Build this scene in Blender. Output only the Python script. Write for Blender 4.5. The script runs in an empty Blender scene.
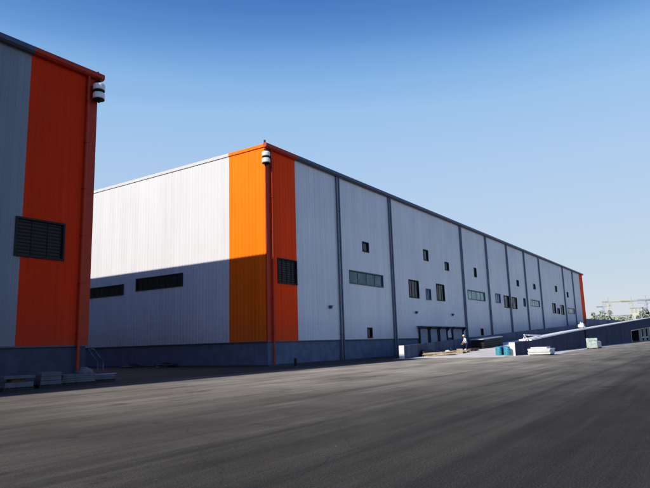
import bpy, bmesh, math, random
from mathutils import Vector, Matrix
rnd = random.Random(11)
scene = bpy.context.scene
COL = scene.collection
R = math.radians

# ------------------------------------------------------------------ helpers
class MB:
    """collects faces; build() links them as ONE mesh object"""
    def __init__(s): s.v=[]; s.f=[]; s.smooth=False
    def quad(s, pts):
        n=len(s.v); s.v += [tuple(p) for p in pts]; s.f.append(tuple(range(n,n+len(pts))))
    def box(s, x0,x1,y0,y1,z0,z1, M=None):
        p=[(x0,y0,z0),(x1,y0,z0),(x1,y1,z0),(x0,y1,z0),(x0,y0,z1),(x1,y0,z1),(x1,y1,z1),(x0,y1,z1)]
        if M is not None: p=[tuple(M@Vector(q)) for q in p]
        n=len(s.v); s.v+=p
        for f in ((0,3,2,1),(4,5,6,7),(0,1,5,4),(1,2,6,5),(2,3,7,6),(3,0,4,7)): s.f.append(tuple(n+i for i in f))
    def hexa(s, p):
        n=len(s.v); s.v+=[tuple(q) for q in p]
        for f in ((0,3,2,1),(4,5,6,7),(0,1,5,4),(1,2,6,5),(2,3,7,6),(3,0,4,7)): s.f.append(tuple(n+i for i in f))
    def tube(s, a, b, r0, r1=None, n=10, caps=True):
        a=Vector(a); b=Vector(b); r1=r0 if r1 is None else r1
        d=(b-a).normalized(); u=d.orthogonal().normalized(); w=d.cross(u)
        k=len(s.v)
        for c,r in ((a,r0),(b,r1)):
            for i in range(n):
                t=2*math.pi*i/n; s.v.append(tuple(c+u*r*math.cos(t)+w*r*math.sin(t)))
        for i in range(n):
            j=(i+1)%n; s.f.append((k+i,k+j,k+n+j,k+n+i))
        if caps:
            s.f.append(tuple(k+i for i in reversed(range(n)))); s.f.append(tuple(k+n+i for i in range(n)))
    def lathe(s, prof, c=(0,0,0), n=20):
        k=len(s.v)
        for r,z in prof:
            for i in range(n):
                t=2*math.pi*i/n; s.v.append((c[0]+r*math.cos(t),c[1]+r*math.sin(t),c[2]+z))
        for j in range(len(prof)-1):
            for i in range(n):
                q=(i+1)%n; s.f.append((k+j*n+i,k+j*n+q,k+(j+1)*n+q,k+(j+1)*n+i))
        s.f.append(tuple(k+i for i in reversed(range(n)))); m=k+(len(prof)-1)*n; s.f.append(tuple(m+i for i in range(n)))
    def build(s, name, mat, parent=None, bevel=0, smooth=False):
        me=bpy.data.meshes.new(name); me.from_pydata(s.v,[],s.f); me.update()
        me.materials.append(mat)
        o=bpy.data.objects.new(name,me); COL.objects.link(o)
        if parent is not None: o.parent=parent
        if smooth:
            for p in me.polygons: p.use_smooth=True
        if bevel:
            b=o.modifiers.new('edge','BEVEL'); b.width=bevel; b.segments=2; b.limit_method='ANGLE'
        return o

def tag(o, label=None, cat=None, group=None, kind=None):
    for k,v in (('label',label),('category',cat),('group',group),('kind',kind)):
        if v: o[k]=v
    return o
def thing(name, label, cat, loc=(0,0,0), rotz=0, group=None):
    o=bpy.data.objects.new(name,None); COL.objects.link(o); o.empty_display_size=.3
    o.location=loc; o.rotation_euler=(0,0,rotz)
    return tag(o,label,cat,group)
def blob(name, mat, parent, sx, sy, sz, seed, z=0, sub=3, rough=.25, flat=True, nscale=2.2):
    """uneven heap / sack with folds"""
    from mathutils import noise
    bm=bmesh.new(); bmesh.ops.create_icosphere(bm,subdivisions=sub,radius=1)
    for v in bm.verts:
        n=noise.noise(v.co*nscale+Vector((seed*7.3,seed,0)))+.5*noise.noise(v.co*nscale*2.6+Vector((seed,seed*3.1,5)))
        v.co*=1+rough*n
        v.co=Vector((v.co.x*sx,v.co.y*sy,v.co.z*sz))
        if flat and v.co.z<0: v.co.z*=.05
        v.co.z+=z
    me=bpy.data.meshes.new(name); bm.to_mesh(me); bm.free(); me.materials.append(mat)
    for p in me.polygons: p.use_smooth=True
    o=bpy.data.objects.new(name,me); COL.objects.link(o)
    if parent is not None: o.parent=parent
    return o

# ------------------------------------------------------------------ materials
def newmat(name):
    m=bpy.data.materials.new(name); m.use_nodes=True
    nt=m.node_tree; b=nt.nodes['Principled BSDF']
    return m,nt,b
def N(nt,t,**k):
    n=nt.nodes.new(t)
    for a,v in k.items(): setattr(n,a,v)
    return n
def ramp(nt, src, stops):
    r=N(nt,'ShaderNodeValToRGB'); els=r.color_ramp.elements
    while len(els)<len(stops): els.new(.5)
    for e,(p,c) in zip(els,stops):
        e.position=p; e.color=(c,c,c,1) if not hasattr(c,'__len__') else (*c,1)
    nt.links.new(src,r.inputs[0]); return r.outputs[0]
def noise_tex(nt, coord, scale, detail=4, rough=.55, sc=(1,1,1), rot=(0,0,0)):
    mp=N(nt,'ShaderNodeMapping'); mp.inputs['Scale'].default_value=sc; mp.inputs['Rotation'].default_value=rot
    nt.links.new(coord,mp.inputs[0])
    n=N(nt,'ShaderNodeTexNoise'); n.inputs['Scale'].default_value=scale; n.inputs['Detail'].default_value=detail; n.inputs['Roughness'].default_value=rough
    nt.links.new(mp.outputs[0],n.inputs['Vector']); return n.outputs['Fac']
def mul(nt,a,b,op='MULTIPLY',clamp=False):
    m=N(nt,'ShaderNodeMath',operation=op); m.use_clamp=clamp
    for i,x in enumerate((a,b)):
        if isinstance(x,(int,float)): m.inputs[i].default_value=x
        else: nt.links.new(x,m.inputs[i])
    return m.outputs[0]
def mixc(nt,fac,a,b,blend='MIX'):
    m=N(nt,'ShaderNodeMix',data_type='RGBA',blend_type=blend)
    def put(sock,x):
        if hasattr(x,'__len__'): sock.default_value=(*x,1)
        elif isinstance(x,(int,float)): sock.default_value=x
        else: nt.links.new(x,sock)
    put(m.inputs[0],fac); put(m.inputs[6],a); put(m.inputs[7],b); return m.outputs[2]
def bump(nt,b,h,strength=.3,dist=.02):
    k=N(nt,'ShaderNodeBump'); k.inputs['Strength'].default_value=strength; k.inputs['Distance'].default_value=dist
    nt.links.new(h,k.inputs['Height']); nt.links.new(k.outputs[0],b.inputs['Normal'])

def plain(name,col,rough=.6,metal=0,var=.15,scale=3,spec=.5,bmp=0):
    m,nt,b=newmat(name)
    tc=N(nt,'ShaderNodeTexCoord').outputs['Object']
    n=noise_tex(nt,tc,scale,5)
    f=ramp(nt,n,[(.3,1-var),(.7,1+var*.5)])
    c=mixc(nt,1.0,col,f,'MULTIPLY')
    nt.links.new(c,b.inputs['Base Color'])
    b.inputs['Roughness'].default_value=rough; b.inputs['Metallic'].default_value=metal
    b.inputs['Specular IOR Level'].default_value=spec
    if bmp: bump(nt,b,noise_tex(nt,tc,scale*6,4),bmp,.02)
    return m

def cladding(name,col,rough=.42,panel=1.0,var=.07,spec=.4):
    """coated steel sheeting: sheet-to-sheet tone, faint vertical streaking and grime near the foot"""
    m,nt,b=newmat(name)
    g=N(nt,'ShaderNodeNewGeometry').outputs['Position']
    sp=N(nt,'ShaderNodeSeparateXYZ'); nt.links.new(g,sp.inputs[0])
    s=mul(nt,sp.outputs[0],sp.outputs[1],'ADD')
    idx=mul(nt,mul(nt,s,1/panel),0,'FLOOR')
    wn=N(nt,'ShaderNodeTexWhiteNoise',noise_dimensions='1D'); nt.links.new(idx,wn.inputs['W'])
    tone=ramp(nt,wn.outputs[0],[(0,1-var),(1,1.0)])
    st=noise_tex(nt,g,1.0,5,.6,(2.2,2.2,.10))
    streak=ramp(nt,st,[(.32,.93),(.66,1.03)])
    bl=noise_tex(nt,g,.22,3,.5)
    big=ramp(nt,bl,[(.3,.95),(.7,1.03)])
    c=mixc(nt,1.0,col,tone,'MULTIPLY'); c=mixc(nt,1.0,c,streak,'MULTIPLY'); c=mixc(nt,1.0,c,big,'MULTIPLY')
    gr=N(nt,'ShaderNodeMapRange'); nt.links.new(sp.outputs[2],gr.inputs[0])
    gr.inputs[1].default_value=1.9; gr.inputs[2].default_value=4.5; gr.inputs[3].default_value=.35; gr.inputs[4].default_value=0
    gf=mul(nt,gr.outputs[0],st)
    c=mixc(nt,gf,c,(.16,.14,.12))
    nt.links.new(c,b.inputs['Base Color'])
    b.inputs['Roughness'].default_value=rough; b.inputs['Specular IOR Level'].default_value=spec
    # thin lap joint shadow between sheets + slight oil-canning
    fr=mul(nt,mul(nt,s,1/panel),0,'FRACT')
    j=ramp(nt,fr,[(0,0),(.025,1.0)])
    oc=noise_tex(nt,g,.9,2,.5,(1,1,.35))
    bump(nt,b,mul(nt,mul(nt,j,.5),mul(nt,oc,1.1),'ADD'),.22,.03)
    return m

def glass(name,col,rough=.08):
    m,nt,b=newmat(name)
    tc=N(nt,'ShaderNodeNewGeometry').outputs['Position']
    f=ramp(nt,noise_tex(nt,tc,.8,3),[(.3,.6),(.7,1.3)])
    nt.links.new(mixc(nt,1.0,col,f,'MULTIPLY'),b.inputs['Base Color'])
    b.inputs['Roughness'].default_value=rough; b.inputs['Specular IOR Level'].default_value=.45
    bump(nt,b,noise_tex(nt,tc,.7,2),.08,.03)
    return m

M={}
M['grey']=cladding('pale_grey_sheet',(.745,.725,.735),var=.045)
M['grey_old']=cladding('vignetted_grey_sheet',(.30,.31,.34))  # darker copy of the grey sheet: vignette falloff put into the colour
M['orange']=cladding('sunlit_orange_sheet',(.97,.215,.012),.5,spec=.12)  # side copy of the orange paint, yellower for its sunlit look
M['orange_shaded']=cladding('shaded_orange_sheet',(.98,.105,.012),.5,spec=.12)  # same paint on the front, shade put in as a redder colour
M['orange_old']=cladding('vignetted_orange_sheet',(.74,.068,.014),.5,spec=.1)  # darker copy of the orange, vignette falloff painted in
M['orange_trim']=plain('dark_orange_trim',(.50,.050,.012),.45,var=.12)
M['blue_plinth']=plain('painted_plinth',(.175,.205,.27),.8,var=.22,scale=1.3,bmp=.15)
M['plinth_old']=plain('vignetted_plinth',(.095,.105,.145),.85,var=.25,scale=1.3,bmp=.15)  # plinth colour darkened to carry the vignette on the left building
M['trim']=plain('dark_grey_trim',(.11,.13,.18),.45,var=.15)
M['pipe']=plain('downpipe_grey',(.17,.19,.25),.4,var=.15)
M['pipe_light']=plain('downpipe_pale',(.36,.39,.47),.4,var=.1)
M['coping_white']=plain('pale_flashing',(.62,.62,.62),.5,var=.1)
M['roof']=plain('roof_sheet',(.35,.36,.38),.5)
M['frame']=plain('dark_window_frame',(.022,.024,.027),.6)
M['frame_grey']=plain('grey_window_frame',(.12,.15,.19),.5)
M['glass_dark']=glass('dark_glass',(.030,.040,.036),.14)
M['glass_black']=glass('black_louvre_glass',(.012,.013,.015),.35)
M['glass_teal']=glass('teal_glass',(.09,.17,.18),.12)
M['glass_reflecting']=glass('sky_reflection_glass',(.22,.36,.33),.15)  # greenish sky reflection painted into the pane colour
M['glass_sand']=glass('sand_glass',(.30,.31,.24),.2)
M['glass_blue']=glass('blue_glass',(.10,.15,.25),.12)
M['seal']=plain('dark_dock_seal',(.055,.062,.075),.7)
M['white']=plain('white_paint',(.78,.78,.78),.4,var=.08)
M['black']=plain('black_matt',(.015,.015,.017),.6)
M['black_sheet']=plain('black_plastic_sheet',(.02,.02,.023),.35,scale=5)
M['door']=plain('dock_door',(.40,.43,.48),.6)
M['concrete']=plain('pale_concrete',(.70,.67,.61),.85,var=.22,scale=.7,bmp=.25)
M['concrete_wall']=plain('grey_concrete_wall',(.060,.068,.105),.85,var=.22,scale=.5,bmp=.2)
def streaked(name,col):
    m,nt,b=newmat(name)
    g=N(nt,'ShaderNodeNewGeometry').outputs['Position']
    sp=N(nt,'ShaderNodeSeparateXYZ'); nt.links.new(g,sp.inputs[0])
    a_=ramp(nt,noise_tex(nt,g,1.0,5,.65,(1.6,1.6,.12)),[(.3,.62),(.68,1.15)])
    b2=ramp(nt,noise_tex(nt,g,.35,4,.6),[(.3,.75),(.7,1.1)])
    c=mixc(nt,1.0,mixc(nt,1.0,col,a_,'MULTIPLY'),b2,'MULTIPLY')
    ft=N(nt,'ShaderNodeMapRange'); nt.links.new(sp.outputs[2],ft.inputs[0]); ft.inputs[1].default_value=0; ft.inputs[2].default_value=.5; ft.inputs[3].default_value=.5; ft.inputs[4].default_value=0
    c=mixc(nt,mul(nt,ft.outputs[0],noise_tex(nt,g,1.5,4)),c,(.17,.15,.125))
    nt.links.new(c,b.inputs['Base Color']); b.inputs['Roughness'].default_value=.85
    bump(nt,b,noise_tex(nt,g,3,6),.3,.03)
    return m
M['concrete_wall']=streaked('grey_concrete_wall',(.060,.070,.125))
M['rear_wall']=streaked('pale_rear_wall',(.135,.150,.205))
M['coping']=plain('white_coping',(.80,.79,.77),.8,var=.15,scale=1.5)
M['block']=plain('grey_block',(.19,.19,.195),.85,var=.25,scale=2,bmp=.2)
M['block_dark']=plain('weathered_pallet',(.07,.065,.06),.85,var=.3,scale=4,bmp=.2)
M['timber']=plain('sawn_timber',(.42,.34,.245),.8,var=.35,scale=4,bmp=.15)
M['timber_dark']=plain('old_timber',(.20,.14,.09),.85,var=.35,scale=4)
M['steel_grey']=plain('grey_sheet_cover',(.34,.36,.38),.5,var=.2)
M['cyan']=plain('cyan_drum_paint',(.06,.30,.38),.6,var=.5,scale=5)
M['blue']=plain('dark_blue_drum_paint',(.02,.06,.28),.4,var=.12)
M['slab']=plain('white_slab',(.66,.66,.65),.7,var=.15,scale=2)
M['wrap']=plain('pale_green_wrap',(.42,.50,.47),.25,var=.35,scale=3,bmp=.3)
M['cloth']=plain('white_cloth',(.74,.72,.66),.85,var=.12,scale=3,bmp=.2)
M['skin']=plain('skin',(.42,.25,.17),.55,var=.06)
M['shirt']=plain('white_work_shirt',(.66,.68,.74),.85,var=.12,scale=9)
M['trousers']=plain('dark_trousers',(.035,.04,.055),.85,var=.2,scale=9)
M['shoe']=plain('black_shoe',(.02,.018,.016),.6)
M['helmet']=plain('yellow_helmet',(.80,.66,.25),.35,var=.05)
M['hair']=plain('black_hair',(.012,.010,.009),.6)
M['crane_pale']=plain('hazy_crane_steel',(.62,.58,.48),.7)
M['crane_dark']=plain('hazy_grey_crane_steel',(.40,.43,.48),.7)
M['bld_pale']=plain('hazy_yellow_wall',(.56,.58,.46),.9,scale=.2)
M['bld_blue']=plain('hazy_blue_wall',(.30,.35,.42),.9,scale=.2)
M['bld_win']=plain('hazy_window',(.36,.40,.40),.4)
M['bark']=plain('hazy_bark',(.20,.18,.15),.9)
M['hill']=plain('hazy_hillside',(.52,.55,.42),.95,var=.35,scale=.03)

def leafmat(name,a,b_):
    m,nt,b=newmat(name)
    oi=N(nt,'ShaderNodeNewGeometry').outputs['Random Per Island']
    nt.links.new(ramp(nt,oi,[(0,a),(1,b_)]),b.inputs['Base Color']); b.inputs['Roughness'].default_value=.8
    return m
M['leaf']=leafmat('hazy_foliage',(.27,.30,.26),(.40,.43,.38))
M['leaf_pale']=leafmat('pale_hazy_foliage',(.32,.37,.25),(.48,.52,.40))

def asphalt():
    m,nt,b=newmat('worn_asphalt')
    g=N(nt,'ShaderNodeNewGeometry').outputs['Position']
    sp=N(nt,'ShaderNodeSeparateXYZ'); nt.links.new(g,sp.inputs[0])
    fine=noise_tex(nt,g,38,6,.75)
    grit=noise_tex(nt,g,9,5,.7)
    patch=noise_tex(nt,g,.16,5,.6)
    str1=noise_tex(nt,g,1.0,6,.62,(.045,1.15,1),(0,0,R(-2)))
    str2=noise_tex(nt,g,1.0,5,.65,(.16,3.4,1),(0,0,R(3)))
    str3=noise_tex(nt,g,1.0,4,.6,(.9,.12,1),(0,0,R(12)))
    base=mixc(nt,ramp(nt,fine,[(.38,0),(.62,1)]),(.027,.0235,.0185),(.098,.087,.068))
    # dust swept into long lanes along the traffic direction, plus grazing-view brightening and vignette painted in
    lanes=mul(nt,ramp(nt,str1,[(.36,0),(.66,1)]),ramp(nt,str2,[(.30,.25),(.68,1)]))
    lanes=mul(nt,lanes,ramp(nt,str3,[(.25,.55),(.65,1)]))
    far=N(nt,'ShaderNodeMapRange'); nt.links.new(sp.outputs[1],far.inputs[0])
    far.inputs[1].default_value=-28; far.inputs[2].default_value=-15; far.inputs[3].default_value=.10; far.inputs[4].default_value=1.25
    farx=N(nt,'ShaderNodeMapRange'); nt.links.new(sp.outputs[0],farx.inputs[0])
    farx.inputs[1].default_value=-30; farx.inputs[2].default_value=-4; farx.inputs[3].default_value=.30; farx.inputs[4].default_value=1.0
    dust_and_falloff=mul(nt,mul(nt,far.outputs[0],farx.outputs[0]),ramp(nt,patch,[(.25,.55),(.7,1.1)]))
    f=mul(nt,mul(nt,mul(nt,lanes,.50),.50,'ADD'),dust_and_falloff,'MULTIPLY',True)
    # less pale ground near the buildings: their shadow painted into the colour
    shade_falloff=N(nt,'ShaderNodeMapRange'); nt.links.new(sp.outputs[1],shade_falloff.inputs[0])
    shade_falloff.inputs[1].default_value=-8.5; shade_falloff.inputs[2].default_value=-5; shade_falloff.inputs[3].default_value=1; shade_falloff.inputs[4].default_value=.12
    f=mul(nt,f,shade_falloff.outputs[0])
    f=mul(nt,f,ramp(nt,grit,[(.2,.7),(.75,1.1)]),'MULTIPLY',True)
    c=mixc(nt,f,base,(.62,.555,.43))
    tone=mul(nt,ramp(nt,noise_tex(nt,g,.55,6,.65,(.35,1,1)),[(.3,.72),(.7,1.22)]),ramp(nt,noise_tex(nt,g,75,3,.6),[(.36,.62),(.64,1.32)]))
    c=mixc(nt,1.0,c,tone,'MULTIPLY')
    c=mixc(nt,1.0,c,ramp(nt,noise_tex(nt,g,1.0,6,.7,(.10,6.0,1),(0,0,R(1.2))),[(.34,.90),(.66,1.09)]),'MULTIPLY')
    # oil and damp blotches, patched areas, fine cracks
    ob=ramp(nt,noise_tex(nt,g,.42,5,.7),[(.60,0),(.70,1)])
    c=mixc(nt,mul(nt,ob,.5),c,(.026,.023,.021))
    vp_=N(nt,'ShaderNodeTexVoronoi',feature='DISTANCE_TO_EDGE'); vp_.inputs['Scale'].default_value=.17
    wv=N(nt,'ShaderNodeVectorMath',operation='ADD'); nt.links.new(g,wv.inputs[0])
    nv=N(nt,'ShaderNodeTexNoise'); nv.inputs['Scale'].default_value=.6; nv.inputs['Detail'].default_value=6; nt.links.new(g,nv.inputs['Vector']); nt.links.new(nv.outputs['Color'],wv.inputs[1])
    nt.links.new(wv.outputs[0],vp_.inputs['Vector'])
    ck=ramp(nt,vp_.outputs['Distance'],[(.0015,1),(.004,0)])
    c=mixc(nt,mul(nt,mul(nt,ck,ramp(nt,grit,[(.4,0),(.55,1)])),.35),c,(.02,.018,.017))
    # thin dusty tyre lines, wandering a little, at fixed positions across the yard
    wob=noise_tex(nt,g,.12,2)
    yw=mul(nt,sp.outputs[1],mul(nt,mul(nt,wob,.5,'SUBTRACT'),.7),'ADD')
    brk=ramp(nt,noise_tex(nt,g,.35,4,.7),[(.34,0),(.72,1)])
    for y0,wd,amt in ((-22.5,.16,.30),(-20.2,.20,.22),(-27.75,.12,.13),(-26.3,.13,.10),(-17.3,.25,.22),(-24.2,.12,.16),(-12.5,.3,.2)):
        d=mul(nt,mul(nt,yw,-y0,'ADD'),0,'ABSOLUTE')
        k=N(nt,'ShaderNodeMapRange'); nt.links.new(d,k.inputs[0])
        k.inputs[1].default_value=0; k.inputs[2].default_value=wd; k.inputs[3].default_value=amt; k.inputs[4].default_value=0
        c=mixc(nt,mul(nt,k.outputs[0],brk),c,(.27,.25,.225))
    for y0,wd,amt in ((-27.05,.35,.55),(-25.4,.25,.4),(-22.95,.2,.4),(-19.2,.4,.35)):
        d=mul(nt,mul(nt,yw,-y0,'ADD'),0,'ABSOLUTE')
        k=N(nt,'ShaderNodeMapRange'); nt.links.new(d,k.inputs[0])
        k.inputs[1].default_value=0; k.inputs[2].default_value=wd; k.inputs[3].default_value=amt; k.inputs[4].default_value=0
        c=mixc(nt,mul(nt,k.outputs[0],ramp(nt,patch,[(.3,.4),(.6,1)])),c,(.032,.030,.029))
    # pale chips and spills
    vo=N(nt,'ShaderNodeTexVoronoi'); vo.inputs['Scale'].default_value=2.1; nt.links.new(g,vo.inputs['Vector'])
    ch=ramp(nt,vo.outputs['Distance'],[(.03,1),(.055,0)])
    rare=ramp(nt,noise_tex(nt,g,.33,3,.6),[(.50,0),(.58,1)])
    c=mixc(nt,mul(nt,mul(nt,ch,rare),.6),c,(.42,.40,.37))
    nt.links.new(c,b.inputs['Base Color'])
    b.inputs['Roughness'].default_value=.9; b.inputs['Specular IOR Level'].default_value=.25
    h=mul(nt,mul(nt,fine,.8),mul(nt,grit,.7),'ADD'); h=mul(nt,h,mul(nt,str2,1.2),'ADD')
    bump(nt,b,h,.55,.02)
    return m
M['asphalt']=asphalt()

# ------------------------------------------------------------------ world, sun, camera
H=18.35
sunv=Vector((-31.3,6.9,H)).normalized()
el=math.asin(sunv.z); az=math.atan2(sunv.x,sunv.y)
w=bpy.data.worlds.new('World'); scene.world=w; w.use_nodes=True
nt=w.node_tree; bg=nt.nodes['Background']
sky=nt.nodes.new('ShaderNodeTexSky'); sky.sky_type='NISHITA'; sky.sun_disc=False
sky.sun_elevation=el; sky.sun_rotation=az; sky.altitude=50; sky.air_density=1.0; sky.dust_density=.6; sky.ozone_density=2.2
# a dry clear-day sky: the physical sky shifted towards deep blue overhead and a pale milky horizon
tc=nt.nodes.new('ShaderNodeTexCoord'); sx_=nt.nodes.new('ShaderNodeSeparateXYZ'); nt.links.new(tc.outputs['Generated'],sx_.inputs[0])
SKYS=((0.0,(.55,.56,.62)),(.04,(.49,.53,.60)),(.10,(.42,.515,.61)),(.20,(.385,.50,.67)),(.30,(.33,.475,.70)),(.38,(.27,.435,.69)),(.44,(.19,.35,.63)),(.49,(.115,.235,.51)),(.545,(.066,.155,.405)),(.75,(.05,.125,.38)),(1.0,(.04,.10,.32)))
hz=noise_tex(nt,tc.outputs['Generated'],1.6,5,.6,(1,1,16))
zz=mul(nt,sx_.outputs[2],mul(nt,mul(nt,hz,.5,'SUBTRACT'),.03),'ADD')
rc=ramp(nt,zz,[(p_,c_) for p_,c_ in SKYS])
mm=N(nt,'ShaderNodeMix',data_type='RGBA'); mm.inputs[0].default_value=.9
nsc=N(nt,'ShaderNodeVectorMath',operation='SCALE'); nsc.inputs['Scale'].default_value=10.0
nt.links.new(rc,nsc.inputs[0])
nt.links.new(sky.outputs[0],mm.inputs[6]); nt.links.new(nsc.outputs[0],mm.inputs[7])
nt.links.new(mm.outputs[2],bg.inputs[0]); bg.inputs[1].default_value=.112
sl=bpy.data.lights.new('sun','SUN'); sl.energy=4.2; sl.angle=R(.53); sl.color=(1,.93,.83)
so=bpy.data.objects.new('sun',sl); COL.objects.link(so); so.rotation_euler=sunv.to_track_quat('Z','Y').to_euler(); so.location=(-60,40,60)

cam=bpy.data.cameras.new('camera'); co=bpy.data.objects.new('camera',cam); COL.objects.link(co); scene.camera=co
yaw,pit,rol=.9817,.1701,-.0305
F=Vector((math.sin(yaw)*math.cos(pit),math.cos(yaw)*math.cos(pit),math.sin(pit)))
r0=Vector((math.cos(yaw),-math.sin(yaw),0)); u0=r0.cross(F)
r=r0*math.cos(rol)+u0*math.sin(rol); u=-r0*math.sin(rol)+u0*math.cos(rol)
mat=Matrix((r,u,-F)).transposed().to_4x4(); mat.translation=(-36.367,-30.068,1.6)
co.matrix_world=mat
cam.sensor_fit='HORIZONTAL'; cam.sensor_width=36; cam.lens=582.3/650*36; cam.clip_start=.1; cam.clip_end=6000
scene.view_settings.view_transform='Standard'; scene.view_settings.look='None'; scene.view_settings.exposure=0
# gentle film-like contrast, as a phone camera applies
vs=scene.view_settings; vs.use_curve_mapping=True
cv=vs.curve_mapping.curves[3]
cv.points[0].location=(0,0); cv.points[1].location=(1,1)
for p_ in ((.03,.018),(.10,.085),(.25,.275),(.50,.575),(.80,.875)): cv.points.new(*p_)
vs.curve_mapping.update()

# ------------------------------------------------------------------ ground
g=MB(); g.quad([(-2500,-2500,0),(3500,-2500,0),(3500,3000,0),(-2500,3000,0)])
tag(g.build('ground',M['asphalt']),kind='structure')
a=MB()
pts=[(13.6,-4.0),(14.4,-6.5),(15.0,-9.5),(15.9,-12.6),(17.0,-14.9),(19.5,-17.2),(24,-16.9),(31,-16.0),(42,-15.7),(60,-15.3),(88,-14.9),(103,-14.5),(103,-13.9),(19,-13.9),(19,-4.0)]
a.quad([(x,y,.004) for x,y in reversed(pts)])
tag(a.build('concrete_apron',M['concrete']),kind='structure')

# ------------------------------------------------------------------ warehouses
PITCH=.40
def rib(uu):
    t=(uu/PITCH)%1.0
    # flat pan, trapezoid crown
    if t<.62: return 0.0
    if t<.70: return (t-.62)/.08
    if t<.92: return 1.0
    return (1-t)/.08
def clad(mb, P, u0, u1, z0, z1, openings, depth=.02):
    """P(u,out,z)->point. ribs along u, holes for openings (u0,u1,z0,z1)"""
    bs={u0,u1}
    k=math.floor(u0/PITCH)
    while k*PITCH<u1:
        for t in (0,.62,.70,.92):
            x=(k+t)*PITCH
            if u0<x<u1: bs.add(x)
        k+=1
    for o in openings:
        for x in o[:2]:
            if u0<x<u1: bs.add(x)
    bs=sorted(bs)
    for a_,b_ in zip(bs,bs[1:]):
        if b_-a_<1e-6: continue
        m=(a_+b_)/2
        cuts=sorted((o[2],o[3]) for o in openings if o[0]<m<o[1])
        z=z0; spans=[]
        for c0,c1 in cuts:
            spans.append((z,c0)); z=c1
        spans.append((z,z1))
        # evaluate just inside so both ends of a step agree
        oa=rib(a_+1e-7)*depth; ob=rib(b_-1e-7)*depth
        for s0,s1 in spans:
            if s1-s0<1e-4: continue
            mb.quad([P(a_,oa,s0),P(b_,ob,s0),P(b_,ob,s1),P(a_,oa,s1)])

def pbox(mb,P,u0,u1,o0,o1,z0,z1):
    mb.hexa([P(u0,o0,z0),P(u1,o0,z0),P(u1,o1,z0),P(u0,o1,z0),P(u0,o0,z1),P(u1,o0,z1),P(u1,o1,z1),P(u0,o1,z1)])

def window(P, par, o, kind):
    u0,u1,z0,z1=o
    fm={'dark':'frame','grille':'frame','louvre':'frame','teal':'frame_grey','pale':'frame_grey','sand':'frame_grey','blue':'frame_grey','slot':'frame','ribbon':'frame'}[kind]
    gm={'dark':'glass_dark','grille':'glass_black','louvre':'glass_black','teal':'glass_teal','pale':'glass_reflecting','sand':'glass_sand','blue':'glass_blue','slot':'glass_dark','ribbon':'glass_dark'}[kind]
    fw=.05
    f=MB()
    e=.003
    pbox(f,P,u0-.05,u1+.05,-.12,.065,z1-fw,z1+.05)
    pbox(f,P,u0-.05,u1+.05,-.12,.085,z0-.05,z0+fw)
    pbox(f,P,u0-.05,u0+fw,-.12,.063,z0+fw+e,z1-fw-e)
    pbox(f,P,u1-fw,u1+.05,-.12,.063,z0+fw+e,z1-fw-e)
    wd=u1-u0
    n={'grille':3,'dark':3,'louvre':4,'teal':4,'pale':4,'sand':4,'blue':2,'slot':1,'ribbon':8}[kind]
    bw=.028 if kind in('louvre','ribbon','grille') else .02
    for i in range(1,n):
        x=u0+wd*i/n
        pbox(f,P,x-bw,x+bw,-.085,-.045,z0+fw+e,z1-fw-e)
    if kind in('louvre','ribbon','grille'):
        k=int((z1-z0)/.17)
        for i in range(1,k):
            z=z0+(z1-z0)*i/k
            pbox(f,P,u0+fw+e,u1-fw-e,-.075,-.01,z-.012,z+.012)
    fo=f.build('window',M[fm],par)
    q=MB(); pbox(q,P,u0+.01,u1-.01,-.11,-.08,z0+.01,z1-.01)
    q.build('pane',M[gm],fo)
    return fo

def corner_lamp(par, cx, cy, s):
    """two stacked white drum lamps on a dark bracket at the eaves corner"""
    b=MB(); b.box(cx-.05,cx+.05,cy-.05,cy+.05,16.42,17.95); b.box(cx-.04,cx+.04,cy+.053,.0,17.80,17.88); b.box(cx-.04,cx+.04,cy+.053,.0,16.98,17.06)
    lo=b.build('corner_lamp',M['black'],par)
    for z in (17.18,16.62):
        d=MB(); d.lathe([(.05,0),(.32,.02),(.35,.07),(.35,.32),(.31,.40),(.14,.44)],(cx,cy,z),24)
        d.build('lamp_drum',M['white'],lo,smooth=False)
        c=MB(); c.lathe([(.30,-.05),(.34,-.03),(.34,.0)],(cx,cy,z-.003),24)
        c.build('lamp_rim',M['black'],lo)
    return lo

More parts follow.
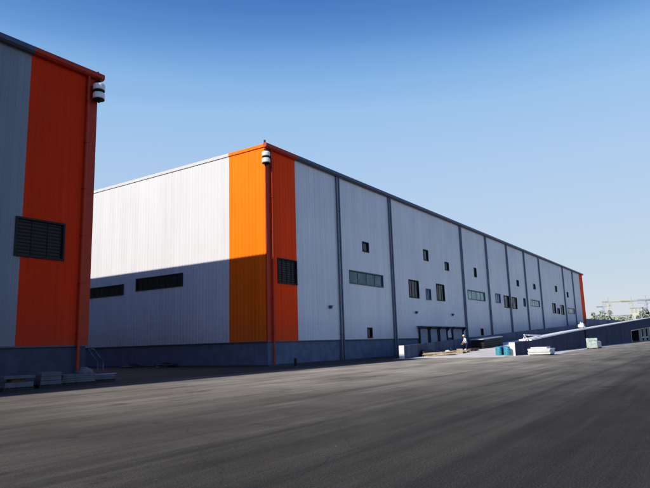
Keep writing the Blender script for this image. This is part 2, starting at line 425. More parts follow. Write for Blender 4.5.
def warehouse(label, x0, x1, depth, front, side, flip, pipes, lamps, docks):
    """front wall on y=0 between x0 and x1; side wall shown on x0 (flip False) or x1"""
    t=thing('warehouse',label,'warehouse',((x0 if not flip else x1),0,0),0)
    ox=t.location.x
    PF=lambda u,o,z:(u-ox,-o,z)                                  # front, faces -y
    zc=1.95; zt=H-.12
    ow=4.1
    oL=(x0,x0+ow) ; oR=(x1-ow-.6 if not flip else x1-ow, x1)
    ops=[o for o,k in front]
    def inr(r): return [o for o in ops if o[1]>r[0] and o[0]<r[1]]
    if not flip:
        rng=[('orange_panel','orange',oL),('wall','grey',(oL[1],oR[0])),('orange_panel','orange',oR)]
    else:
        rng=[('orange_panel','orange',(x0,x0+4.5)),('wall','grey',(x0+4.5,oR[0])),('orange_panel','orange',oR)]
    for nm,mt,rg in rng:
        mb=MB(); clad(mb,PF,rg[0],rg[1],zc,zt,inr(rg)); mb.build(nm,M[({'orange':'orange_shaded','grey':'grey'} if not flip else {'orange':'orange_old','grey':'grey_old'})[mt]],t)
    # shown side
    sx=x1 if flip else x0
    sg=1 if flip else -1
    PS=lambda u,o,z:(sx-ox+sg*o, u, z)
    sops=[o for o,k in side]
    for nm,mt,rg in (('orange_panel','orange',(0.0,4.12)),('wall','grey',(4.12,depth))):
        mb=MB(); clad(mb,PS,rg[0],rg[1],zc,zt,[o for o in sops if o[1]>rg[0] and o[0]<rg[1]])
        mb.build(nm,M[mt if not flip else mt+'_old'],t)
    # hidden sides and roof
    fx=x0 if flip else x1
    mb=MB()
    mb.quad([(fx-ox,0,zc),(fx-ox,depth,zc),(fx-ox,depth,zt),(fx-ox,0,zt)])
    mb.quad([(x0-ox,depth,zc),(x1-ox,depth,zc),(x1-ox,depth,zt),(x0-ox,depth,zt)])
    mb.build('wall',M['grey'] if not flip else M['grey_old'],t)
    rf=MB(); rf.box(x0-ox+.15,x1-ox-.15,.15,depth-.15,zt-.5,zt-.08); rf.build('roof',M['roof'],t)
    bk=MB(); bk.box(x0-ox+.2,x1-ox-.2,.2,depth-.2,zc-.2,zt-.6); bk.build('inner_lining',M['black'],t)
    # plinth, set back behind the sheeting, with a drip flashing above
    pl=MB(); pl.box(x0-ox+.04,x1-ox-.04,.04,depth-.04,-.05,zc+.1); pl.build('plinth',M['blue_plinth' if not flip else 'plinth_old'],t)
    kb=MB(); kb.box(x0-ox-.35,x1-ox+.35,-.35,.03,-.05,.10); 
    if flip: kb.box(x1-ox-.03,x1-ox+.35,.033,depth,-.05,.10)
    else: kb.box(x0-ox-.35,x0-ox+.03,.033,depth,-.05,.10)
    kb.build('footing_kerb',M['concrete_wall'],t)
    fl=MB(); fl.box(x0-ox-.06,x1-ox+.06,-.065,.035,zc-.07,zc+.012)
    if flip: fl.box(x1-ox-.03,x1-ox+.063,.038,depth,zc-.07,zc+.012)
    else: fl.box(x0-ox-.063,x0-ox+.03,.038,depth,zc-.07,zc+.012)
    fl.build('drip_flashing',M['trim'],t)
    # gutter along the eaves, orange-red over the orange panels
    def gut(a,b,mt):
        m_=MB()
        p=[(0.0,H-.36),(-.22,H-.36),(-.34,H-.26),(-.34,H-.02),(-.30,H-.02),(-.30,H+.02),(0.0,H+.06)]
        n=len(m_.v)
        for x in (a,b):
            for y,z in p: m_.v.append((x-ox,y-.04,z))
        k=len(p)
        for i in range(k): m_.f.append((n+i,n+(i+1)%k,n+k+(i+1)%k,n+k+i))
        m_.f.append(tuple(n+i for i in range(k))); m_.f.append(tuple(n+k+i for i in reversed(range(k))))
        m_.build('gutter',M[mt],t)
    gut(rng[0][2][0]-(.3 if not flip else 0),rng[0][2][1],'orange_trim'); gut(rng[1][2][0],rng[1][2][1],'trim'); gut(rng[2][2][0],rng[2][2][1]+.3,'orange_trim')
    # side verge capping
    for rg,mt in (((0.02,4.12),'orange'),((4.123,depth),'coping_white')):
        vb=MB(); c0,c1=(sx-ox-.10,sx-ox+.10) ; vb.box(c0,c1,rg[0],rg[1],zt-.10,H+.05); vb.build('verge_capping',M[mt],t)
    # corner flashing and corner downpipe
    cf=MB()
    s=-1 if flip else 1
    c=sx-ox
    cf.box(min(c-s*.055,c+s*.52),max(c-s*.055,c+s*.52),-.058,.0,zc,H-.38)
    cf.box(min(c-s*.052,c-s*.002),max(c-s*.052,c-s*.002),.003,.05,zc,H-.2)
    cf.build('corner_flashing',M['orange_trim'],t)
    cp=MB(); xx=c+s*.62
    cp.tube((xx,-.16,.0),(xx,-.16,H-.36),.085,n=12)
    for z in (2.6,5.4,8.2,11,13.8,16.4): cp.box(xx-.11,xx+.11,-.26,-.03,z,z+.06)
    cp.build('corner_downpipe',M['orange_trim'],t)
    rp=MB(); rp.box(c-s*.05-.06,c-s*.05+.06,-.06,.06,H+.0,H+(.36 if not flip else .24)); rp.build('roof_post',M['black'] if not flip else M['orange_trim'],t)
    corner_lamp(t, c-s*.16 if not flip else c-.10, -.22 if not flip else -.42, s)
    # paired downpipes in front of a recessed joint
    for x in pipes:
        jp=MB()
        for dx in (-.22,.20):
            jp.box(x-ox+dx-.07,x-ox+dx+.07,-.20,-.08,.12,H-.36)
        for z in (2.5,5.5,8.5,11.5,14.5):
            jp.box(x-ox-.31,x-ox+.29,-.215,-.0785,z,z+.05)
        d=jp.build('downpipe_pair',M['pipe'],t)
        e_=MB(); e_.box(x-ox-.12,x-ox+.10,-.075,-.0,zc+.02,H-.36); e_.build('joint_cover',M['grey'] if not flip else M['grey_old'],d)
    for o,k in front: window(PF,t,o,k)
    for o,k in side: window(PS,t,o,k)
    for x in lamps:
        l=MB(); l.box(x-ox-.14,x-ox+.14,-.30,-.04,5.0,5.12); l.box(x-ox-.10,x-ox+.10,-.26,-.05,4.84,4.998); l.build('wall_lamp',M['trim'],t)
    for a_,b_,nd in docks:
        # loading doors under a thin canopy on brackets
        cpy=MB(); cpy.box(a_-ox-.3,b_-ox+.3,-.7,-.04,3.28,3.36)
        n=nd+1
        for i in range(n):
            x=a_+(b_-a_)*i/nd
            cpy.quad([(x-ox-.03,-.04,2.6),(x-ox-.03,-.6,3.277),(x-ox-.03,-.04,3.277)]); cpy.quad([(x-ox+.03,-.04,3.277),(x-ox+.03,-.6,3.277),(x-ox+.03,-.04,2.6)])
            cpy.quad([(x-ox-.03,-.04,2.6),(x-ox+.03,-.04,2.6),(x-ox+.03,-.6,3.277),(x-ox-.03,-.6,3.277)])
        cpy.build('dock_canopy',M['trim'],t)
        for i in range(nd):
            w_=(b_-a_)/nd; x=a_+w_*i
            d=MB(); d.box(x+.30-ox,x+w_-.30-ox,-.07,-.0,1.3,3.1)
            for z in (1.66,2.02,2.38,2.74): d.box(x+.30-ox,x+w_-.30-ox,-.085,-.0703,z,z+.04)
            do=d.build('dock_door',M['door'],t)
            s_=MB()
            for xa,xb in ((x+.12,x+.297),(x+w_-.297,x+w_-.12)): s_.box(xa-ox,xb-ox,-.2,-.0,1.3,3.2)
            s_.box(x+.3-ox,x+w_-.3-ox,-.2,-.0,3.103,3.2)
            s_.build('dock_seal',M['seal'],do)
    return t

front=[((1.45,4.02,6.74,8.78),'louvre'),((12.8,19.75,7.5,8.76),'teal'),((15.65,16.85,11.03,12.0),'slot'),((15.95,16.85,2.12,3.08),'slot'),
 ((26.2,28.8,6.76,8.8),'dark'),((30.95,32.35,6.7,8.0),'blue'),((34.3,36.8,6.76,8.84),'dark'),
 ((30.9,32.2,11.67,12.98),'slot'),((37.65,38.85,11.0,12.05),'slot'),((48.95,49.85,10.95,12.28),'slot'),((45.6,53.0,7.45,8.74),'pale'),((50.0,51.0,2.22,3.15),'slot'),
 ((58.3,60.7,7.45,8.9),'blue'),((62.7,65.45,6.82,8.8),'dark'),((67.3,70.1,6.78,8.75),'dark'),((71.1,72.3,11.0,12.05),'slot'),((74.5,75.8,7.4,8.9),'blue'),
 ((79.6,86.2,7.7,8.88),'pale'),((82.5,84.0,11.12,12.08),'slot'),((97.1,99.9,6.8,8.9),'dark'),((101.35,103.5,6.75,7.95),'dark'),((105.1,108.0,6.7,8.8),'dark'),
 ((101.1,102.75,11.68,12.92),'slot'),((113.0,114.4,11.0,12.2),'slot'),((112.5,119.8,7.15,8.4),'sand')]
side=[((9.86,16.25,7.2,8.3),'ribbon'),((18.22,24.6,7.0,7.95),'ribbon')]
warehouse('long pale grey warehouse with orange corner panels and many small windows, behind the access ramp',0,134.6,62,front,side,False,
          [11*k for k in (1,2,4,5,6,7,8,10,11)],[9.06,27.6,39.0],[(28.0,36.8,3),(38.3,42.5,1)])
warehouse('nearer warehouse at the left with orange end panel and one three pane window',-78,-16.1,62,[((-20.5,-17.8,6.66,8.68),'grille')],[],True,
          [-27.1,-38.1,-49.1,-60.1],[],[])

# ------------------------------------------------------------------ access ramp
S=.0365
def dz(x): return S*(x-16.0)
t=thing('access_ramp','long concrete ramp climbing along the grey warehouse, with dark parapet walls and white coping','ramp',(16,-14,0))
def T(p): return (p[0]-16,p[1]+14,p[2])
dk=MB()
X1=172
dk.hexa([T(q) for q in [(16,-13.75,-.05),(103,-13.75,-.05),(103,-4.6,-.05),(16,-4.6,-.05),(16,-13.75,.006),(103,-13.75,dz(103)),(103,-4.6,dz(103)),(16,-4.6,.006)]])
dk.hexa([T(q) for q in [(103,-13.75,dz(103)-.9),(X1,-13.75,dz(150)-.9),(X1,-4.6,dz(150)-.9),(103,-4.6,dz(103)-.9),(103.003,-13.75,dz(103)),(X1,-13.75,dz(150)),(X1,-4.6,dz(150)),(103.003,-4.6,dz(103))]])
dk.build('deck',M['concrete'],t)
def wallstrip(prof, y0, y1, mat, name):
    """prof: list of (x, zbottom, ztop)"""
    m_=MB()
    for (xa,ba,ta),(xb,bb,tb) in zip(prof,prof[1:]):
        m_.hexa([T(q) for q in [(xa,y0,ba),(xb,y0,bb),(xb,y1,bb),(xa,y1,ba),(xa,y0,ta),(xb,y0,tb),(xb,y1,tb),(xa,y1,ta)]])
    return m_.build(name,M[mat],t)
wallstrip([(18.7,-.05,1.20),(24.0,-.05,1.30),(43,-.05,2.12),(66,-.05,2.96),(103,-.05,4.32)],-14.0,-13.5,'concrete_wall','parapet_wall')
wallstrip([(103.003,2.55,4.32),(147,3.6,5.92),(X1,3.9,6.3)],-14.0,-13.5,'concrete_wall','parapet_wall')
wallstrip([(24.4,1.32,1.47),(43,2.125,2.27),(66,2.965,3.11),(103,4.325,4.47),(147,5.925,6.08),(X1,6.31,6.46)],-14.06,-12.8,'coping','coping')
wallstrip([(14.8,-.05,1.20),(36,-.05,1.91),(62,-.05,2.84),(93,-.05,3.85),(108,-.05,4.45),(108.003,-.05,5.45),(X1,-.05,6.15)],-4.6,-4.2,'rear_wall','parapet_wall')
for x,ya in ((18.7,-14.0),(14.8,-4.6)):
    e_=MB(); e_.box(x-16-.05,x-16-.002,ya+14-.02,ya+14+.52,-.02,1.23); e_.build('parapet_end_cap',M['coping'],t)
for x in (34,45,58,70,88):
    ex=MB(); ex.box(x-16-.02,x-16+.02,-.008,-.0005,0,1.28+(x-24)*.037-.05); ex.build('wall_joint',M['black'],t)
dp=MB(); dp.tube(T((52.5,-14.10,0)),T((52.5,-14.10,2.45)),.07); dp.build('drain_pipe',M['black'],t)
for x in (104.2,123.4,132.5,143,158):
    for y in (-13.6,-6.0):
        c_=MB(); c_.box(x-16-.3,x-16+.3,y+14-.3,y+14+.3,-.05,2.4+.0235*(x-103)+.3); c_.build('column',M['concrete'],t)
ab=MB(); ab.box(148-16,149-16,.52,9.38,-.05,dz(148)-1.0); ab.build('dark_backing_wall',M['concrete_wall'],t)  # cross wall added behind the openings to keep them dark under the deck
cb=MB(); cb.box(124-16,147-16,.5,.75,.75,1.0); cb.build('crossbar',M['concrete'],t)

# ------------------------------------------------------------------ people
def skinned(name, mat, parent, joints, edges, sub=2):
    me=bpy.data.meshes.new(name)
    me.from_pydata([j[:3] for j in joints],edges,[]); me.materials.append(mat)
    o=bpy.data.objects.new(name,me); COL.objects.link(o)
    if parent is not None: o.parent=parent
    sk=o.modifiers.new('skin','SKIN'); sk.use_smooth_shade=True
    for v,j in zip(me.skin_vertices[0].data,joints):
        r_=j[3]; v.radius=(r_,r_) if not hasattr(r_,'__len__') else r_
    s=o.modifiers.new('smooth','SUBSURF'); s.levels=sub; s.render_levels=sub
    return o
def chain(J,E,pts,start=None):
    prev=start
    for p in pts:
        J.append(p); i=len(J)-1
        if prev is not None: E.append((prev,i))
        prev=i
    return prev
def worker(loc, rz):
    t=thing('person','worker in pale shirt, dark trousers and yellow helmet stooping beside timber on the ramp','person',loc,rz)
    # faces local -x, bending slightly forward, arms reaching down
    J=[];E=[]
    pel=chain(J,E,[(0,0,.93,(.15,.12))])
    ch=chain(J,E,[(-.03,0,1.06,(.14,.11)),(-.09,0,1.22,(.16,.12)),(-.15,0,1.38,(.16,.115))],pel)
    nk=chain(J,E,[(-.19,0,1.47,.062),(-.225,0,1.53,.058)],ch)
    hd=chain(J,E,[(-.25,0,1.58,(.075,.085)),(-.262,0,1.66,(.085,.10)),(-.255,0,1.73,(.06,.07))],nk)
    for s in (1,-1):
        el_=chain(J,E,[(-.15,s*.17,1.40,.062),(-.16,s*.235,1.26,.047),(-.22,s*.25,1.12,.042),(-.33,s*.22,1.00,.038),(-.42,s*.19,.91,.029)],ch)
        pm=chain(J,E,[(-.455,s*.185,.875,(.036,.018)),(-.49,s*.18,.83,(.038,.016))],el_)
        for k,(dy,L) in enumerate(((-.030,.065),(-.010,.078),(.011,.072),(.030,.058))):
            chain(J,E,[(-.50,s*(.18)+dy,.815,.0095),(-.515-.2*L,s*.18+dy*1.15,.815-L*.55,.009),(-.505,s*.18+dy*1.2,.815-L,.008)],pm)
        chain(J,E,[(-.475,s*.18-s*.035,.85,.011),(-.505,s*.18-s*.058,.825,.010),(-.525,s*.18-s*.062,.795,.009)],pm-1)
        chain(J,E,[(.0,s*.10,.84,.088),(-.03+.05*s,s*.115,.48,.058),(.02+.07*s,s*.12,.28,.05),(.05+.08*s,s*.125,.09,.036),(-.02+.08*s,s*.13,.045,.036),(-.12+.08*s,s*.14,.035,.03)],pel)
    body=skinned('body',M['skin'],t,J,E)
    # face: nose, brows and ears sit on the head
    fc=MB()
    fc.hexa([(-.345,-.014,1.64),(-.345,.014,1.64),(-.372,.012,1.645),(-.372,-.012,1.645),(-.335,-.008,1.69),(-.335,.008,1.69),(-.35,.007,1.69),(-.35,-.007,1.69)])
    fc.build('nose',M['skin'],body)
    for s in (1,-1):
        fc=MB(); fc.box(-.285,-.24,s*.086-.012,s*.086+.012,1.63,1.69); fc.build('ear',M['skin'],body)
        ey=MB(); ey.box(-.349,-.330,s*.034-.012,s*.034+.012,1.682,1.694); ey.build('eye',M['hair'],body)
    ey=MB(); ey.box(-.346,-.325,-.024,.024,1.607,1.615); ey.build('mouth',M['hair'],body)
    # clothes
    J=[];E=[]
    p=chain(J,E,[(0.005,0,.88,(.178,.15)),(-.02,0,1.02,(.165,.135)),(-.09,0,1.22,(.185,.145)),(-.155,0,1.39,(.17,.13)),(-.19,0,1.455,.078)])
    for s in (1,-1):
        chain(J,E,[(-.15,s*.175,1.405,.08),(-.16,s*.24,1.26,.062),(-.22,s*.255,1.12,.056),(-.32,s*.225,1.01,.05)],3)
    skinned('shirt',M['shirt'],t,J,E)
    J=[];E=[]
    p=chain(J,E,[(0,0,.90,(.165,.135))])
    for s in (1,-1):
        chain(J,E,[(.0,s*.10,.82,.105),(-.03+.05*s,s*.115,.48,.076),(.02+.07*s,s*.12,.28,.068),(.05+.08*s,s*.125,.10,.062)],p)
    skinned('trousers',M['trousers'],t,J,E)
    for s in (1,-1):
        J=[];E=[]
        chain(J,E,[(.06+.08*s,s*.125,.07,.05),(-.03+.08*s,s*.13,.05,.05),(-.16+.08*s,s*.14,.04,.042)])
        skinned('shoe',M['shoe'],t,J,E)
    hb=MB(); 
    hm=[(.135,0),(.132,.012),(.112,.018),(.108,.07),(.085,.115),(.045,.138),(.008,.142)]
    hb.lathe(hm,(-.262,0,1.70),20)
    hb.build('helmet',M['helmet'],t,smooth=True)
    hr=MB(); hr.lathe([(.085,0),(.098,.05),(.098,.09)],(-.240,0,1.615),16); hr.build('hair',M['hair'],t,smooth=True)
    return t
worker((24.5,-7.2,dz(24.5)),R(-48))

# ------------------------------------------------------------------ things on the ramp foot
def planks(name,label,loc,rz,n,L,wd,th,mat,cat='timber',jit=.25,cols=4,group=None):
    t=MB()
    for i in range(n):
        k=i//cols; j=i%cols
        Mx=Matrix.Translation((rnd.uniform(-jit,jit),(j-(cols-1)/2)*wd*1.12+rnd.uniform(-.03,.03),k*th*1.04))@Matrix.Rotation(rnd.uniform(-.16,.16),4,'Z')@Matrix.Rotation(rnd.uniform(0,.03)*k,4,'X')
        t.box(-L/2*rnd.uniform(.85,1),L/2*rnd.uniform(.85,1),-wd/2,wd/2,0,th,Mx)
    o=t.build(name,M[mat]); o.location=loc; o.rotation_euler=(0,math.atan(-S) if loc[0]>16 and loc[1]>-13.5 else 0,rz)
    return tag(o,label,cat,group)
planks('timber_stack','loose stack of tan planks lying in front of the dark sheet at the ramp foot',(19.2,-6.3,dz(19.2)+.012),R(-62),16,3.2,.26,.085,'timber',cols=5)
planks('timber_stack','low bundle of tan boards just left of the worker',(23.0,-6.9,dz(23.0)+.012),R(-50),10,1.9,.22,.09,'timber',cols=4)
b=blob('plastic_sheet',M['black_sheet'],None,1.5,.75,.62,2,rough=.35); b.location=(19.3,-5.35,dz(19.3)+.0); b.rotation_euler=(0,0,R(-40)); tag(b,'crumpled black plastic sheet by the low end of the rear parapet wall','plastic sheet')
b=blob('plastic_sheet',M['black_sheet'],None,.9,.6,.5,5,rough=.35); b.location=(23.2,-5.6,dz(23.2)); tag(b,'small black heap behind the tan boards near the worker','plastic sheet')
for i,(x,y,s,l) in enumerate(((22.4,-5.9,.34,'white sack lying left of the worker'),(25.8,-6.6,.26,'small pale bucket shaped sack right behind the worker'))):
    b=blob('sack',M['cloth'],None,s*1.5,s,s*1.1,8+i,rough=.2); b.location=(x,y,dz(x)); b.rotation_euler=(0,0,.7*i); tag(b,l,'sack')
def crate(loc,rz,sx,sy,sz,label,mat='timber'):
    t=thing('crate',label,'crate',loc,rz)
    s=MB(); n=3
    for i in range(n):
        z0=sz*i/n+.01; z1=sz*(i+1)/n-.02
        s.box(-sx/2,sx/2,-sy/2,-sy/2+.025,z0,z1); s.box(-sx/2,sx/2,sy/2-.025,sy/2,z0,z1)
        s.box(-sx/2,-sx/2+.025,-sy/2+.027,sy/2-.027,z0,z1); s.box(sx/2-.025,sx/2,-sy/2+.027,sy/2-.027,z0,z1)
    s.build('side_boards',M[mat],t)
    for a_ in (-1,1):
        for b_ in (-1,1):
            p=MB(); p.box(a_*(sx/2-.06)-.03,a_*(sx/2-.06)+.03,b_*(sy/2-.06)-.03,b_*(sy/2-.06)+.03,0,sz); p.build('corner_post',M['timber_dark'],t)
    f=MB(); f.box(-sx/2+.03,sx/2-.03,-sy/2+.03,sy/2-.03,.0,.03); f.build('base_board',M[mat],t)
    return t
crate((21.9,-7.4,dz(21.9)),.4,.8,.6,.5,'small open wooden crate between the planks and the worker')
planks('timber_stack','short brown offcuts lying to the right of the worker',(26.4,-7.1,dz(26.4)+.012),R(-30),6,1.1,.2,.12,'timber_dark',cols=3)
# dark covered stack
t=thing('covered_stack','long dark stack under a pale grey sheet beside the rear parapet, right of the worker','material stack',(33.6,-6.4,dz(33.6)),0)
m_=MB()
for k in range(4):
    m_.hexa([(-3.6+.1*k,-.75,.02+.24*k-.13),(3.6-.06*k,-.75,.02+.24*k+.13),(3.6-.06*k,.75,.02+.24*k+.13),(-3.6+.1*k,.75,.02+.24*k-.13),(-3.6+.1*k,-.75,.23+.24*k-.13),(3.6-.06*k,-.75,.23+.24*k+.13),(3.6-.06*k,.75,.23+.24*k+.13),(-3.6+.1*k,.75,.23+.24*k-.13)])
m_.build('steel_sheets',M['black'],t)
m_=MB(); m_.hexa([(-3.7,-.82,.86),(3.6,-.82,1.14),(3.6,.82,1.14),(-3.7,.82,.86),(-3.7,-.82,.99),(3.6,-.82,1.27),(3.6,.82,1.27),(-3.7,.82,.99)]); m_.build('cover_sheet',M['steel_grey'],t,bevel=.03)
# drums
def drum(loc,mat,label,group=None):
    t=thing('drum',label,'drum',loc,0)
    m_=MB(); m_.lathe([(.27,0),(.29,.02),(.29,.24),(.305,.26),(.29,.28),(.29,.5),(.305,.52),(.29,.54),(.29,.76),(.275,.78)],(0,0,0),24)
    o=m_.build('barrel',M[mat],t)
    m_=MB(); m_.lathe([(.26,0),(.26,.012),(.05,.013)],(0,0,.781),24); m_.build('lid',M[mat],t)
    return t
drum((18.25,-12.62,dz(18.25)),'cyan','cyan drum, left of the two near the white end of the front parapet')
drum((18.95,-12.95,dz(18.95)),'blue','dark blue drum standing between and behind the two cyan drums')
drum((18.1,-13.42,dz(18.1)),'cyan','cyan drum closest to the white end of the front parapet')
# white slabs on the ground in front of the parapet
t=thing('slab_stack','stack of white panels on timber bearers in front of the ramp wall','panel stack',(20.2,-16.0,.004),R(4))
m_=MB()
for x in (-1.0,0,1.0): m_.box(x-.06,x+.06,-.9,.9,0,.10)
m_.build('bearer',M['timber_dark'],t)
for k in range(5):
    m_=MB(); d=.05*math.sin(k*2.1); m_.box(-1.45+d,1.3+d,-.95-d*.6,.95+d,.103+.1*k,.195+.1*k); m_.build('panel',M['slab'],t,bevel=.008)
m_=MB(); m_.box(-.9,1.2,-.6,.8,.605,.72); m_.build('panel',M['slab'],t,bevel=.008)
# wrapped pallets
def wrapped(loc,rz,sx,sy,sz,label,seed):
    t=thing('wrapped_pallet',label,'pallet',loc,rz)
    m_=MB()
    for y in (-sy/2+.08,0,sy/2-.08): m_.box(-sx/2,sx/2,y-.05,y+.05,0,.10)
    for i in range(6):
        x=-sx/2+sx*(i+.5)/6; m_.box(x-.06,x+.06,-sy/2,sy/2,.103,.125)
    m_.build('pallet_base',M['timber_dark'],t)
    bm=bmesh.new(); bmesh.ops.create_cube(bm,size=1)
    bmesh.ops.subdivide_edges(bm,edges=bm.edges[:],cuts=6,use_grid_fill=True)
    from mathutils import noise
    for v in bm.verts:
        c=v.co.copy(); n=noise.noise(c*4+Vector((seed,0,0)))
        v.co=Vector((c.x*sx*.95,c.y*sy*.95,(c.z+.5)*sz))*(1) + Vector((n*.05,n*.05,0 if c.z<0 else n*.12)); v.co.z+=.13
    me=bpy.data.meshes.new('wrap'); bm.to_mesh(me); bm.free(); me.materials.append(M['wrap'])
    o=bpy.data.objects.new('wrap',me); COL.objects.link(o); o.parent=t
    return t
wrapped((44.6,-16.2,.004),.1,1.6,1.3,1.15,'pale green plastic wrapped pallet against the dark ramp wall, the taller of the two',1)
wrapped((48.2,-15.9,.004),-.2,1.5,1.2,.75,'low pale plastic wrapped pallet, to the right of the taller wrapped one',4)
# trestle with plank on the coping
t=thing('barrier_rail','white pole resting on a short trestle at the start of the white coping','barrier',(24.0,-13.55,1.30),0)
m_=MB(); m_.tube((-.05,-.25,.0),(.0,0,.58),.045); m_.tube((-.05,.25,.0),(.0,0,.58),.045); m_.tube((.0,-.15,.2),(0,.15,.2),.03); m_.build('trestle',M['white'],t)
m_=MB(); m_.tube((-.3,0,.61),(7.3,.2,.52),.06); m_.tube((1.2,-.05,.56),(7.6,.05,.40),.05); m_.build('pole',M['white'],t)
# cloth covered bundle on the coping
t=thing('cloth_bundle','pale cloth draped over a low frame on the white coping of the ramp','bundle',(54.0,-13.45,2.685),.2)
blob('cloth',M['cloth'],t,.62,.42,.62,17,z=.16,rough=.45,sub=4)
m_=MB()
for a_ in (-.4,.4):
    for b_ in (-.25,.25): m_.tube((a_,b_,0),(a_*.8,b_*.8,.3),.03)
m_.build('frame_leg',M['timber_dark'],t)

# ------------------------------------------------------------------ things by the nearer warehouse
def pallet(t,sx,sy,mat='block_dark',z=0):
    m_=MB()
    for y in (-sy/2+.06,0,sy/2-.06): m_.box(-sx/2,sx/2,y-.05,y+.05,z,z+.10)
    for i in range(7):
        x=-sx/2+.06+(sx-.12)*i/6; m_.box(x-.055,x+.055,-sy/2,sy/2,z+.103,z+.125)
    return m_.build('pallet_base',M[mat],t)
P4=R(-33)
t=thing('slab_pallet','two grey slabs with a dark gap between them, leftmost stack before the orange panel','material stack',(-22.15,-3.9,0),P4*.3)
pallet(t,1.25,.9)
m_=MB(); m_.box(-.58,.60,-.42,.42,.128,.36); m_.build('slab',M['block'],t,bevel=.02)
m_=MB(); m_.box(-.30,.30,-.3,.3,.363,.50); m_.build('bearer',M['timber_dark'],t)
m_=MB(); m_.box(-.66,.64,-.5,.5,.503,.63); m_.build('slab',M['block'],t,bevel=.02)
t=thing('slab_pallet','squarish grey block on a pallet, second stack from the left by the orange panel','material stack',(-20.5,-3.6,0),P4*.3)
pallet(t,1.05,.9)
for k in range(3):
    m_=MB(); m_.box(-.48+.02*k,.48,-.42,.42-.02*k,.128+.19*k,.313+.19*k); m_.build('slab',M['block'],t,bevel=.02)
t=thing('slab_pallet','long low stack of grey sheets below the orange downpipe, carrying a pale sack','material stack',(-18.95,-3.4,0),P4*.3)
pallet(t,1.75,.9)
for k in range(4):
    m_=MB(); m_.box(-.84+.03*k,.83,-.43,.43,.128+.10*k,.222+.10*k); m_.build('slab',M['block'],t,bevel=.01)
b=blob('sack',M['cloth'],None,.45,.34,.30,31,rough=.22); b.data.materials[0]=M['block']; b.location=(-18.45,-3.4,.525); tag(b,'grey filled sack lying on the long low stack of sheets','sack')
t=thing('slab_pallet','lowest stack of grey slabs, rightmost, at the mouth of the alley','material stack',(-16.95,-2.6,0),P4*.3)
pallet(t,1.2,.9,z=0)
for k in range(2):
    m_=MB(); m_.box(-.55,.55+.03*k,-.42,.42,.128+.12*k,.245+.12*k); m_.build('slab',M['block'],t,bevel=.01)
planks('plank','single pale board lying across the rightmost low slab stack',(-16.95,-2.7,.373),R(-8),1,1.7,.14,.04,'steel_grey',cat='board',cols=1)
# bent pipe trolley
t=thing('hand_truck','thin bent pipe hand truck leaning by the alley corner','hand truck',(-16.2,-1.5,0),R(10))
m_=MB()
for y in (-.2,.2):
    for p,q in (((-.75,y,1.72),(-.55,y,1.55)),((-.55,y,1.55),(-.02,y,1.0)),((-.02,y,1.0),(.05,y,.12))): m_.tube(p,q,.022)
m_.tube((-.75,-.2,1.72),(-.75,.2,1.72),.022)
for z in (.4,.75): m_.tube((.03,-.2,z),(.03,.2,z),.018)
m_.build('pipe_frame',M['pipe'],t,smooth=True)
m_=MB(); m_.box(-.28,.05,-.22,.22,.06,.08); m_.build('toe_plate',M['steel_grey'],t)
for y in (-.27,.27):
    m_=MB(); m_.tube((.1,y-.03,.12),(.1,y+.03,.12),.12,n=16); m_.build('wheel',M['black'],t)
# debris along the alley wall
b=blob('debris_heap',M['black_sheet'],None,.5,1.4,.28,41,rough=.4); b.location=(-.95,15.6,0); tag(b,'long low dark heap at the foot of the alley wall, the one farther back','debris')
b=blob('debris_heap',M['black_sheet'],None,.5,1.5,.36,43,rough=.45); b.location=(-1.0,10.6,0); tag(b,'low black heap at the foot of the alley wall, nearer the orange panel','debris')
t=thing('bollard','short dark bollard standing just in front of the orange corner','bollard',(-.9,-3.4,0))
m_=MB(); m_.lathe([(.10,0),(.10,.55),(.07,.62),(.02,.64)],n=14); m_.build('post',M['black'],t)
m_=MB(); m_.lathe([(.17,0),(.17,.03),(.11,.05)],n=14); m_.build('base',M['trim'],t)

# ------------------------------------------------------------------ far background
def hill():
    from mathutils import noise
    m_=MB(); nx,ny=60,10; vs=[]
    for j in range(ny+1):
        for i in range(nx+1):
            x=430+j*70; y=-520+i*(1100/nx)
            h=(18+3.5*noise.noise(Vector((y*.012,j*.5,0)))+2*noise.noise(Vector((y*.05,j,3))))*min(1,(j+.2)/2.2)
            m_.v.append((x,y,h if j else -1))
    for j in range(ny):
        for i in range(nx):
            k=j*(nx+1)+i; m_.f.append((k,k+1,k+nx+2,k+nx+1))
    return m_.build('hill',M['hill'],smooth=True)
tag(hill(),kind='structure')
def tree(loc,h,cw,label,leaf,n,seed,group='trees beyond the ramp'):
    rr=random.Random(seed)
    t=thing('tree',label,'tree',loc,0,group)
    m_=MB(); m_.tube((0,0,-.1),(0,0,h*.55),h*.028,h*.014,8)
    for k in range(6):
        a_=rr.uniform(0,6.28); z=h*rr.uniform(.3,.5); m_.tube((0,0,z),(math.cos(a_)*cw*.33,math.sin(a_)*cw*.33,z+h*.22),h*.012,h*.005,6)
    m_.build('trunk',M['bark'],t)
    c=MB()
    cl=[(rr.gauss(0,.24)*cw,rr.gauss(0,.24)*cw,h*rr.uniform(.38,.88),rr.uniform(.12,.24)*cw) for _ in range(16)]
    for i in range(n):
        q=rr.choice(cl); d=Vector((rr.gauss(0,1),rr.gauss(0,1),rr.gauss(0,1))).normalized()*q[3]*rr.uniform(.5,1.05)
        p=Vector(q[:3])+d; s=h*rr.uniform(.018,.04)
        e=Vector((rr.gauss(0,1),rr.gauss(0,1),rr.gauss(0,1))).normalized(); f=e.orthogonal().normalized(); g_=e.cross(f)
        c.quad([p+f*s,p+g_*s*.7,p-f*s,p-g_*s*.7])
    c.build('crown',M[leaf],t)
    return t
tree((220.7,8.8,0),12.2,6.5,'dark green tree standing nearest the end of the grey warehouse','leaf',1500,1)
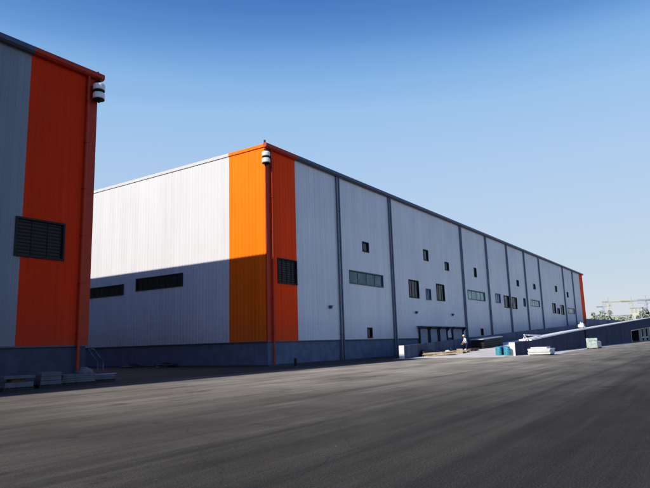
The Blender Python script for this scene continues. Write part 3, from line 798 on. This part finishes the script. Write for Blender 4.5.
tree((242.5,-3.6,0),13.4,5.4,'tall dark tree right of the pale yellow block','leaf',1500,2)
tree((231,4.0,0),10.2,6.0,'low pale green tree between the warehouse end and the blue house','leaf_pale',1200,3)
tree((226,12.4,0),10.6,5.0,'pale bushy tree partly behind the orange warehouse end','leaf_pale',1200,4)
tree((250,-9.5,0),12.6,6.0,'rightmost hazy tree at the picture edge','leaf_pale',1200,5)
def house(loc,sx,sy,h,mat,label,floors,cols,roof='flat'):
    t=thing('building',label,'building',loc,0)
    m_=MB(); m_.box(-sx/2,sx/2,-sy/2,sy/2,-.1,h); m_.build('wall',M[mat],t)
    m_=MB()
    if roof=='flat': m_.box(-sx/2-.3,sx/2+.3,-sy/2-.3,sy/2+.3,h+.003,h+.5)
    else:
        for s in (-1,1):
            m_.hexa([(-sx/2-.4,s*sy/2*1.08,h),(sx/2+.4,s*sy/2*1.08,h),(sx/2+.4,0,h+1.6),(-sx/2-.4,0,h+1.6),(-sx/2-.4,s*sy/2*1.08,h+.2),(sx/2+.4,s*sy/2*1.08,h+.2),(sx/2+.4,0,h+1.8),(-sx/2-.4,0,h+1.8)])
    m_.build('roof',M['bld_win'],t)
    for f in range(floors):
        for c in range(cols):
            y=-sy/2+sy*(c+.5)/cols; z=1+f*h/floors
            m_=MB(); m_.box(-sx/2-.06,-sx/2+.02,y-.6,y+.6,z+.4,z+h/floors-1); m_.build('window',M['bld_win'],t)
    return t
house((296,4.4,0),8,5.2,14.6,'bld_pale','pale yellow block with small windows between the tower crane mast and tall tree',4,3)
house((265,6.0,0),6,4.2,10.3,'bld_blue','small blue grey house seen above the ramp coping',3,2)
def lattice(m_,a,b,w,n,r):
    a=Vector(a); b=Vector(b); d=(b-a); dn=d.normalized(); u=dn.orthogonal().normalized(); v=dn.cross(u)
    cs=[(u*sx+v*sy)*w/2 for sx,sy in ((1,1),(1,-1),(-1,-1),(-1,1))]
    for c in cs: m_.tube(a+c,b+c,r,n=5,caps=False)
    for i in range(n):
        p=a+d*(i/n); q=a+d*((i+1)/n)
        for k in range(4):
            m_.tube(p+cs[k],q+cs[(k+1)%4],r*.7,n=4,caps=False); m_.tube(q+cs[k],q+cs[(k+1)%4],r*.7,n=4,caps=False)
def crane(loc,h,jl,cj,ang,mat,mat2,label):
    t=thing('tower_crane',label,'tower crane',loc,ang,'tower cranes in the haze')
    m_=MB(); lattice(m_,(0,0,0),(0,0,h),1.1,12,.12); m_.build('mast',M[mat],t)
    m_=MB(); lattice(m_,(0,0,h+.6),(jl,0,h+.6),.8,14,.10); m_.build('jib',M[mat],t)
    m_=MB(); lattice(m_,(0,0,h+.6),(-cj,0,h+.6),.8,5,.10); c=m_.build('counter_jib',M[mat2],t)
    k=MB(); k.box(-cj-.2,-cj+2.2,-.6,.6,h-1.3,h+.15); k.build('counterweight',M[mat2],c)
    m_=MB(); m_.tube((0,0,h+.6),(0,0,h+3.2),.18,n=6); m_.tube((0,0,h+3.2),(jl*.7,0,h+1.1),.04,n=4); m_.tube((0,0,h+3.2),(-cj,0,h+.9),.04,n=4); m_.build('apex',M[mat2],t)
    m_=MB(); m_.box(.4,1.7,-1.3,-.1,h-1.4,h); m_.build('cab',M[mat2],t)
    m_=MB(); m_.tube((jl*.8,0,h+.3),(jl*.8,0,h-3),.03,n=4); m_.box(jl*.8-.2,jl*.8+.2,-.2,.2,h-3.4,h-3); m_.build('hook',M[mat2],t)
    return t
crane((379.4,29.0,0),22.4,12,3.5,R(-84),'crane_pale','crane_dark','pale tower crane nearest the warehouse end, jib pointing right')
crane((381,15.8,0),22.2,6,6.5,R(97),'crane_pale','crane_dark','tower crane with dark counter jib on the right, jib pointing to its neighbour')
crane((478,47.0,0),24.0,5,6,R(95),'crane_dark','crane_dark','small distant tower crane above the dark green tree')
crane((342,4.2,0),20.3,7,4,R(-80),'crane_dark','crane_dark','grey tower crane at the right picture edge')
